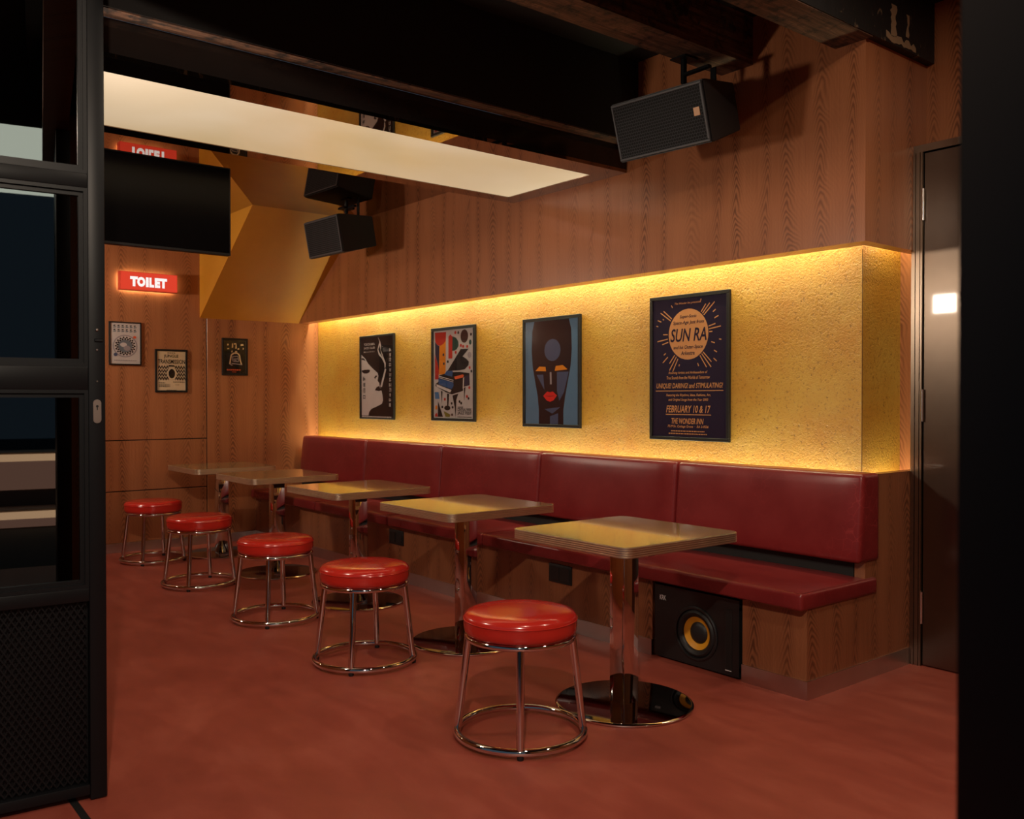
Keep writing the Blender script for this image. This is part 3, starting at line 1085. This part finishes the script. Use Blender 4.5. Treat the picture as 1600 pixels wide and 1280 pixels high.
def poster(name, label, group, loc, rot, w, h, paper, items, border=.0, fw=.016, depth=.022):
    """a framed print: local x to the right, y up, z out of the wall"""
    t = thing(name, label, 'poster', loc, rot, group)
    fr = MB()
    for (xa, xb, ya, yb) in ((-w / 2, w / 2, h / 2 - fw, h / 2), (-w / 2, w / 2, -h / 2, -h / 2 + fw),
                             (-w / 2, -w / 2 + fw, -h / 2 + fw, h / 2 - fw), (w / 2 - fw, w / 2, -h / 2 + fw, h / 2 - fw)):
        fr.rbox(xa, xb, ya, yb, .001, depth, .002, 1)
    fr.build('frame', 'frame_black', t)
    MB().box(-w / 2 + fw * .6, w / 2 - fw * .6, -h / 2 + fw * .6, h / 2 - fw * .6, .002, .010).build('backing', 'ink_' + paper, t)
    art, fine = MB(), MB()
    nz = [0]

    def P(q):
        return (-w / 2 + q[0] * w, -h / 2 + q[1] * h)
    for (kind, mat, pts) in items:
        nz[0] += 1
        z = .0101 + nz[0] * .00006
        body = None
        if ':' in mat:
            mat, body = mat.split(':', 1)
        mi = IDX[mat]
        q = [P(p) for p in pts]
        if kind == 'p':
            art.add([(x, y, z) for x, y in q], [tuple(range(len(q)))], mi)
        elif kind == 'e':
            (xa, ya), (xb, yb) = q
            cx, cy, rx, ry = (xa + xb) / 2, (ya + yb) / 2, abs(xb - xa) / 2, abs(yb - ya) / 2
            n = 40 if rx > .02 else 16
            art.add([(cx + rx * math.cos(2 * math.pi * k / n), cy + ry * math.sin(2 * math.pi * k / n), z) for k in range(n)], [tuple(range(n))], mi)
        elif kind == 'l':     # line with thickness in the third entry
            (xa, ya), (xb, yb) = q[0], q[1]
            th = pts[2][0] * w / 2
            d = Vector((xb - xa, yb - ya, 0)).normalized()
            n_ = Vector((-d.y, d.x, 0)) * th
            a_, b_ = Vector((xa, ya, z)), Vector((xb, yb, z))
            art.add([a_ - n_, b_ - n_, b_ + n_, a_ + n_], [(0, 1, 2, 3)], mi)
        elif kind in 'tib':
            (xa, ya), (xb, yb) = q
            let = MB()
            put_text(let, body, xa, xb, min(ya, yb), max(ya, yb), z + .0004, mi, .016 if kind != 'b' else .022, .22 if kind == 'i' else 0.)
            let.build('lettering', ART_KEYS, t)
        elif kind == 'g':     # a column of small illegible signs
            (xa, ya), (xb, yb) = q
            y0_, y1_ = min(ya, yb), max(ya, yb)
            ww = xb - xa
            y = y1_
            rr = random.Random(3)
            while y > y0_ + ww:
                for _ in range(4):
                    if rr.random() < .5:
                        yy = y - rr.random() * ww * .8
                        fine.add([(xa + ww * rr.random() * .3, yy, z), (xb - ww * rr.random() * .3, yy, z), (xb - ww * .1, yy + ww * .13, z), (xa + ww * .1, yy + ww * .13, z)], [(0, 1, 2, 3)], mi)
                    else:
                        xx = xa + rr.random() * ww * .8
                        fine.add([(xx, y, z), (xx + ww * .16, y, z), (xx + ww * .13, y - ww * .8, z), (xx, y - ww * .75, z)], [(0, 1, 2, 3)], mi)
                y -= ww * 1.15
        elif kind == 'd':     # a row of tiny illegible dashes
            (xa, ya), (xb, yb) = q
            rr = random.Random(5)
            x = xa
            while x < xb:
                l = (.004 + rr.random() * .014)
                fine.add([(x, ya, z), (min(x + l, xb), ya, z), (min(x + l, xb), yb, z), (x, yb, z)], [(0, 1, 2, 3)], mi)
                x += l + .004
    if art.v:
        ao = art.build('artwork', ART_KEYS, t)
        if h < .5:
            ao['kind'] = 'stuff'   # strokes of a few pixels each
    if fine.v:
        fine.build('small_print', ART_KEYS, t)['kind'] = 'stuff'
    MB().box(-w / 2 + fw * .8, w / 2 - fw * .8, -h / 2 + fw * .8, h / 2 - fw * .8, .0165, .0185).build('glass_pane', 'poster_glass', t)
    return t


YOK = [('p', 'pale', [(0.034, 0.776), (0.147, 0.729), (0.237, 0.665), (0.372, 0.606), (0.519, 0.548), (0.541, 0.512), (0.516, 0.459), (0.566, 0.428), (0.579, 0.392), (0.636, 0.334), (0.658, 0.285), (0.673, 0.225), (0.64, 0.184), (0.507, 0.155), (0.327, 0.12), (0.265, 0.084), (0.243, 0.041), (0.042, 0.041)]),
       ('p', 'ink', [(0.039, 0.735), (0.085, 0.737), (0.141, 0.717), (0.155, 0.698), (0.1, 0.712), (0.044, 0.714)]),
       ('p', 'ink', [(0.04, 0.586), (0.127, 0.593), (0.25, 0.594), (0.296, 0.584), (0.274, 0.561), (0.203, 0.547), (0.111, 0.55), (0.052, 0.567)]),
       ('p', 'ink', [(0.416, 0.497), (0.465, 0.52), (0.518, 0.513), (0.482, 0.502), (0.446, 0.476)]),
       ('p', 'ink', [(0.436, 0.345), (0.484, 0.379), (0.559, 0.395), (0.636, 0.342), (0.557, 0.333)]),
       ('p', 'pale', [(0.597, 0.386), (0.643, 0.379), (0.768, 0.586), (0.733, 0.599)]),
       ('p', 'pale', [(0.725, 0.601), (0.715, 0.655), (0.647, 0.716), (0.555, 0.761), (0.515, 0.822), (0.552, 0.88), (0.574, 0.914), (0.526, 0.976), (0.595, 0.919), (0.622, 0.865), (0.609, 0.818), (0.657, 0.769), (0.705, 0.714), (0.755, 0.659), (0.748, 0.612)]),
       ('p', 'ink', [(0.57, 0.79), (0.542, 0.827), (0.588, 0.878), (0.601, 0.83), (0.631, 0.77), (0.671, 0.733), (0.631, 0.752)]),
       ('t', 'pale:YOKOHAMA', [(0.112, 0.882), (0.435, 0.912)]),
       ('t', 'pale:JAZZ CLUB', [(0.11, 0.834), (0.439, 0.864)]),
       ('t', 'pale:横浜ジャズクラブ', [(0.103, 0.797), (0.438, 0.814)]),
       ('g', 'pale', [(0.846, 0.831), (0.91, 0.107)]),
       ('g', 'ink', [(0.078, 0.511), (0.16, 0.163)]),
       ('d', 'pale', [(0.047, 0.016), (0.908, 0.035)])]
PIANO = [('p', 'red', [(0.067, 0.953), (0.338, 0.95), (0.33, 0.859), (0.271, 0.824), (0.199, 0.805), (0.128, 0.819), (0.081, 0.854)]),
       ('p', 'navy', [(0.074, 0.854), (0.128, 0.819), (0.182, 0.803), (0.17, 0.532), (0.135, 0.619), (0.078, 0.718)]),
       ('p', 'orange', [(0.178, 0.803), (0.271, 0.824), (0.33, 0.859), (0.325, 0.528), (0.296, 0.496), (0.169, 0.498)]),
       ('p', 'red', [(0.07, 0.719), (0.135, 0.619), (0.17, 0.532), (0.154, 0.447), (0.071, 0.447)]),
       ('p', 'red', [(0.392, 0.899), (0.437, 0.92), (0.485, 0.894), (0.482, 0.663), (0.39, 0.664)]),
       ('p', 'green', [(0.485, 0.897), (0.563, 0.88), (0.618, 0.84), (0.624, 0.792), (0.581, 0.757), (0.524, 0.744), (0.48, 0.745)]),
       ('e', 'brown', [(0.668, 0.958), (0.836, 0.819)]),
       ('e', 'green', [(0.855, 0.847), (0.91, 0.793)]),
       ('e', 'grey', [(0.823, 0.721), (0.909, 0.657)]),
       ('p', 'black', [(0.367, 0.532), (0.672, 0.757), (0.847, 0.754), (0.714, 0.678), (0.792, 0.654), (0.853, 0.621), (0.845, 0.585), (0.765, 0.544), (0.642, 0.534), (0.437, 0.533)]),
       ('p', 'black', [(0.167, 0.489), (0.436, 0.519), (0.641, 0.518), (0.864, 0.502), (0.87, 0.378), (0.725, 0.36), (0.724, 0.319), (0.474, 0.284), (0.337, 0.305), (0.085, 0.374), (0.093, 0.4), (0.153, 0.42)]),
       ('p', 'blue', [(0.296, 0.494), (0.356, 0.537), (0.494, 0.531), (0.48, 0.47)]),
       ('p', 'blue', [(0.154, 0.458), (0.501, 0.409), (0.512, 0.375), (0.465, 0.339), (0.164, 0.393)]),
       ('p', 'pale', [(0.167, 0.485), (0.502, 0.436), (0.507, 0.428), (0.166, 0.476)]),
       ('p', 'pale', [(0.166, 0.468), (0.502, 0.417), (0.506, 0.411), (0.166, 0.462)]),
       ('p', 'pale', [(0.105, 0.395), (0.464, 0.329), (0.429, 0.303), (0.116, 0.368)]),
       ('p', 'redl', [(0.526, 0.469), (0.708, 0.49), (0.741, 0.484), (0.729, 0.459), (0.548, 0.442)]),
       ('p', 'pale', [(0.729, 0.453), (0.751, 0.463), (0.738, 0.35), (0.716, 0.34)]),
       ('p', 'navy', [(0.763, 0.473), (0.863, 0.486), (0.863, 0.383), (0.759, 0.372)]),
       ('p', 'black', [(0.216, 0.323), (0.256, 0.317), (0.236, 0.18)]),
       ('p', 'black', [(0.485, 0.271), (0.622, 0.292), (0.575, 0.228), (0.557, 0.032), (0.538, 0.146)]),
       ('p', 'black', [(0.743, 0.35), (0.781, 0.359), (0.749, 0.215)]),
       ('p', 'black', [(0.36, 0.294), (0.41, 0.288), (0.393, 0.163), (0.365, 0.163)]),
       ('e', 'black', [(0.296, 0.164), (0.437, 0.113)]),
       ('p', 'bluel', [(0.067, 0.31), (0.162, 0.31), (0.184, 0.236), (0.077, 0.235)]),
       ('p', 'black', [(0.148, 0.213), (0.265, 0.043), (0.143, 0.044)]),
       ('p', 'olive', [(0.28, 0.106), (0.44, 0.069), (0.421, 0.043), (0.325, 0.043)]),
       ('e', 'orange', [(0.08, 0.166), (0.131, 0.118)]),
       ('p', 'red', [(0.078, 0.071), (0.121, 0.086), (0.143, 0.044), (0.072, 0.044)]),
       ('e', 'black', [(0.602, 0.946), (0.641, 0.915)]),
       ('e', 'black', [(0.882, 0.916), (0.921, 0.885)]),
       ('e', 'red', [(0.531, 0.951), (0.575, 0.917)]),
       ('e', 'red', [(0.656, 0.811), (0.7, 0.778)]),
       ('e', 'red', [(0.708, 0.799), (0.751, 0.766)]),
       ('e', 'red', [(0.797, 0.795), (0.84, 0.762)]),
       ('e', 'red', [(0.54, 0.742), (0.584, 0.708)]),
       ('e', 'black', [(0.361, 0.647), (0.402, 0.617)]),
       ('e', 'navy', [(0.258, 0.724), (0.3, 0.693)]),
       ('e', 'navy', [(0.267, 0.627), (0.309, 0.597)]),
       ('e', 'red', [(0.853, 0.574), (0.896, 0.542)]),
       ('e', 'black', [(0.893, 0.535), (0.932, 0.506)]),
       ('e', 'red', [(0.793, 0.276), (0.836, 0.245)]),
       ('e', 'black', [(0.83, 0.254), (0.868, 0.226)]),
       ('e', 'black', [(0.629, 0.221), (0.668, 0.192)]),
       ('e', 'black', [(0.668, 0.205), (0.707, 0.176)]),
       ('e', 'red', [(0.289, 0.248), (0.334, 0.216)]),
       ('e', 'black', [(0.451, 0.202), (0.491, 0.174)]),
       ('e', 'black', [(0.231, 0.163), (0.272, 0.134)]),
       ('e', 'black', [(0.473, 0.16), (0.513, 0.132)]),
       ('e', 'brown', [(0.459, 0.082), (0.499, 0.054)]),
       ('e', 'red', [(0.847, 0.368), (0.89, 0.336)]),
       ('t', 'black:CENTRAL PARK', [(0.604, 0.109), (0.915, 0.139)]),
       ('t', 'black:JAZZ FEST', [(0.603, 0.065), (0.916, 0.103)]),
       ('d', 'black', [(0.61, 0.145), (0.729, 0.154)]),
       ('d', 'black', [(0.602, 0.042), (0.911, 0.049)])]


SUNRA = [('e', 'sun', [(.242, .553), (.742, .900)])]
SUNRA += [('i', 'sun:The Wonder Inn presents...', [(.32, .930), (.65, .948)]),
          ('i', 'night:Super-Sonic', [(.385, .832), (.60, .860)]), ('i', 'night:Space-Age Jazz from', [(.30, .790), (.69, .820)]),
          ('i', 'night:SUN RA', [(.265, .677), (.722, .768)]), ('i', 'night:and his Outer-Space', [(.305, .620), (.675, .652)]),
          ('i', 'night:Arkestra', [(.40, .585), (.575, .612)])]
_cx, _cy, _rx, _ry = .492, .7265, .25, .1735
for ang, r0, r1 in ((8, 1.04, 1.75), (14, 1.04, 1.5), (2, 1.04, 1.3), (33, 1.45, 1.75), (23, 1.4, 1.75), (42, 1.05, 1.9), (47, 1.05, 1.7), (52, 1.05, 1.55), (64, 1.35, 1.62),
                    (126, 1.35, 1.6), (142, 1.05, 1.75), (147, 1.05, 1.85), (153, 1.4, 1.6), (158, 1.5, 1.85), (166, 1.6, 1.85), (178, 1.05, 1.4), (188, 1.05, 1.75), (195, 1.05, 1.5),
                    (212, 1.35, 1.6), (220, 1.35, 1.85), (230, 1.05, 1.6), (236, 1.05, 1.85), (242, 1.08, 1.8), (250, 1.25, 1.45), (293, 1.25, 1.5), (305, 1.05, 1.75), (311, 1.05, 1.9), (316, 1.05, 1.75),
                    (322, 1.6, 1.95), (332, 1.45, 1.75), (343, 1.2, 1.5), (350, 1.55, 1.8)):
    a = R(ang)
    SUNRA.append(('l', 'sun', [(_cx + _rx * r0 * math.cos(a), _cy + _ry * r0 * math.sin(a)), (_cx + _rx * r1 * math.cos(a) * .92, _cy + _ry * r1 * math.sin(a) * .92), (.011, 0)]))
SUNRA += [('i', 'sun:Roaming Artists and Ambassadors of', [(.245, .452), (.735, .474)]), ('i', 'sun:True Sounds from the Worlds of Tomorrow', [(.22, .420), (.765, .442)]),
          ('i', 'sun:UNIQUE! DARING! and STIMULATING!', [(.085, .352), (.92, .393)]), ('l', 'sun', [(.075, .340), (.925, .340), (.008, 0)]),
          ('i', 'sun:Featuring the Rhythms, Ideas, Fashions, Art,', [(.215, .298), (.775, .320)]), ('i', 'sun:and Original Songs from the Year 2000', [(.245, .266), (.745, .288)]),
          ('i', 'sun:FEBRUARY 10 & 17', [(.215, .190), (.775, .240)]), ('l', 'sun', [(.21, .177), (.78, .177), (.008, 0)]),
          ('i', 'sun:THE WONDER INN', [(.285, .113), (.69, .152)]), ('i', 'sun:7519 So. Cottage Grove  \u00b7  RA 3-9536', [(.235, .083), (.75, .105)]),
          ('d', 'sun', [(.28, .060), (.70, .067)]), ('d', 'sun', [(.25, .042), (.73, .049)])]

# a plain stylised head in the colours of the print
FACE = [('p', 'skin', [(.20, .97), (.80, .97), (.84, .88), (.85, .70), (.83, .55), (.78, .40), (.74, .28), (.71, .16), (.71, .02), (.28, .02), (.28, .16), (.26, .28), (.22, .40), (.17, .55), (.15, .70), (.16, .88)]),
        ('e', 'sheen', [(.38, .60), (.66, .80)]), ('p', 'sheen', [(.60, .50), (.80, .50), (.72, .32), (.64, .24), (.60, .33)]),
        ('p', 'sheen', [(.24, .48), (.36, .48), (.38, .34)]), ('p', 'sheen', [(.38, .165), (.66, .185), (.52, .125)]), ('p', 'sheen', [(.48, .10), (.62, .13), (.62, .02), (.48, .02)]),
        ('p', 'eye', [(.22, .515), (.29, .555), (.40, .550), (.41, .510)]), ('p', 'eye', [(.56, .510), (.58, .555), (.70, .560), (.78, .520)]),
        ('p', 'grey', [(.475, .50), (.505, .50), (.51, .39), (.48, .39)]),
        ('p', 'lips', [(.36, .285), (.43, .325), (.48, .318), (.53, .325), (.60, .288), (.54, .245), (.48, .232), (.42, .245)]), ('p', 'ink', [(.38, .284), (.58, .286), (.48, .279)])]

G1 = 'framed posters on the golden wall'
POST = (R(90), 0, 0)
poster('framed_poster', 'narrow black and white poster of a smoking profile, YOKOHAMA JAZZ CLUB', G1, (-7.166, YN - .001, 1.541), POST, .603, .762, 'ink', YOK, fw=.015)
poster('framed_poster', 'colourful CENTRAL PARK JAZZ FEST poster with a grand piano', G1, (-5.972, YN - .001, 1.544), POST, .606, .758, 'paper_grey', PIANO, fw=.024)
poster('framed_poster', 'blue poster of a dark face with orange eyes and red lips', G1, (-4.783, YN - .001, 1.530), POST, .606, .772, 'sky', FACE, fw=.022)
poster('framed_poster', 'dark purple SUN RA concert poster with a sun disc', G1, (-3.548, YN - .001, 1.530), POST, .605, .870, 'night', SUNRA, fw=.020)

G2 = 'small framed posters on the veneer wall'
BACK = (R(90), 0, R(90))
P1 = []
for row, y in enumerate((.855, .760)):
    for k in range(6):
        x = .13 + k * .125
        P1 += [('p', 'disc', [(x, y), (x + .09, y + .01), (x + .10, y + .035), (x + .02, y + .03)]), ('p', 'ink', [(x + .01, y + .04), (x + .07, y + .045), (x + .075, y + .07), (x + .015, y + .065)])]
P1 += [('e', 'grey', [(.12, .18), (.88, .70)]), ('e', 'pale', [(.16, .205), (.84, .675)]), ('e', 'disc', [(.28, .29), (.72, .59)])]
for k in range(18):
    a = 2 * math.pi * k / 18
    for (rr_, ph) in ((.29, 0), (.24, .17)):
        c, s = math.cos(a + ph), math.sin(a + ph)
        P1.append(('e', 'ink', [(.5 + rr_ * c - .030, .44 + rr_ * .69 * s - .020), (.5 + rr_ * c + .030, .44 + rr_ * .69 * s + .020)]))
P1 += [('e', 'pale', [(.34, .42), (.55, .52)]), ('e', 'grey', [(.45, .33), (.66, .45)]), ('e', 'sheen', [(.14, .20), (.26, .28)]), ('e', 'redl', [(.74, .62), (.84, .68)]), ('d', 'grey', [(.15, .10), (.85, .115)])]
poster('small_framed_poster', 'leftmost small poster on veneer wall, grey with a chequered disc', G2, (XB, 2.354, 1.829), BACK, .272, .378, 'pale', P1, fw=.011, depth=.02)
P2 = [('d', 'ink', [(.38, .905), (.62, .925)]), ('b', 'ink:JUNGLE', [(.27, .790), (.72, .880)]), ('b', 'ink:TRANSMISSION', [(.09, .665), (.93, .765)])]
for row in range(4):
    y = .545 - row * .085
    for sgn in (0, 1):
        pts_t, pts_b = [], []
        for k in range(9):
            x = (.09 + k * .040) if not sgn else (.93 - k * .040)
            dy = .030 if k % 2 else -.030
            pts_t.append((x, y + .058 + dy))
            pts_b.append((x, y + .012 + dy))
        for k in range(8):
            P2.append(('p', 'ink', [pts_t[k], pts_t[k + 1], pts_b[k + 1], pts_b[k]]))
P2 += [('p', 'ink', [(.42, .63), (.58, .63), (.62, .60), (.38, .60)]), ('e', 'cream', [(.36, .295), (.66, .575)]), ('e', 'ink', [(.41, .325), (.61, .545)]),
       ('d', 'ink', [(.10, .215), (.30, .23)]), ('d', 'ink', [(.55, .235), (.90, .25)]), ('d', 'ink', [(.10, .165), (.45, .18)]), ('d', 'ink', [(.10, .130), (.45, .143)]), ('d', 'ink', [(.62, .17), (.75, .18)]), ('d', 'ink', [(.35, .045), (.65, .057)])]
poster('small_framed_poster', 'cream JUNGLE TRANSMISSION poster with black zigzags', G2, (XB, 2.752, 1.597), BACK, .288, .388, 'cream', P2, fw=.018, depth=.02)
P3 = []
for (x, y, w_, h_) in ((.20, .80, .06, .05), (.72, .80, .12, .05), (.38, .74, .05, .13), (.46, .83, .10, .04), (.52, .72, .05, .13), (.20, .70, .08, .03), (.60, .69, .07, .05), (.80, .70, .05, .05), (.36, .62, .05, .05), (.50, .62, .09, .04)):
    P3.append(('p', 'cream', [(x, y), (x + w_, y + .008), (x + w_ * .9, y + h_), (x + .01, y + h_ * .9)]))
hel = [(.30, .30), (.33, .45), (.36, .55), (.46, .60), (.60, .60), (.68, .54), (.70, .42), (.76, .29)]
for a, b in zip(hel, hel[1:]):
    P3.append(('l', 'cream', [a, b, (.05, 0)]))
for a, b in (((.36, .32), (.70, .30)), ((.40, .50), (.62, .52)), ((.40, .50), (.42, .38)), ((.44, .44), (.62, .45)), ((.62, .52), (.64, .38)), ((.44, .38), (.64, .37)), ((.46, .41), (.56, .40)), ((.30, .30), (.40, .27)), ((.66, .30), (.78, .29))):
    P3.append(('l', 'grey', [a, b, (.035, 0)]))
P3 += [('d', 'redl', [(.18, .13), (.72, .165)]), ('d', 'redl', [(.40, .085), (.55, .10)])]
poster('small_framed_poster', 'small black poster with white sketch right of the panel joint', G2, (XB, 3.344, 1.741), BACK, .250, .350, 'black', P3, fw=.022, depth=.02)

# ================================================================== ACROSS THE STREET (seen mirrored in the folded door)
glow_blk = thing('street_glow_block', 'pale lit fascia light box across the street', 'sign', (6.0, .2, 4.0))
MB().box(0, .2, -2.2, 2.2, -.12, .75).build('lit_face', 'emit_pale', glow_blk)  # emissive block stands in for daylight on a pale building
for y_ in (-1.9, 1.9):
    MB().box(.2, .32, y_ - .06, y_ + .06, -4.05, .4).build('support_post', 'black_metal', glow_blk)
stp = thing('street_steps', 'stone steps with warm lights across the street', 'steps', (4.6, .2, -.06))
for k, (z, xo) in enumerate(((.80, .45), (.20, 0.))):
    MB().box(xo, 1.0 if k == 0 else .45, -1.6, 1.6, 0, z).build('step', 'step_stone', stp)
    MB().box(xo - .012, xo, -1.6, 1.6, z - .10, z - .02).build('step_light', 'step_led', stp)
    MB().box(xo - .006, xo, -1.6, 1.6, max(.01, z - .42), z - .10).build('riser_glow_sheet', 'riser_glow', stp)  # emissive sheet stands in for lamplight washing down the stone
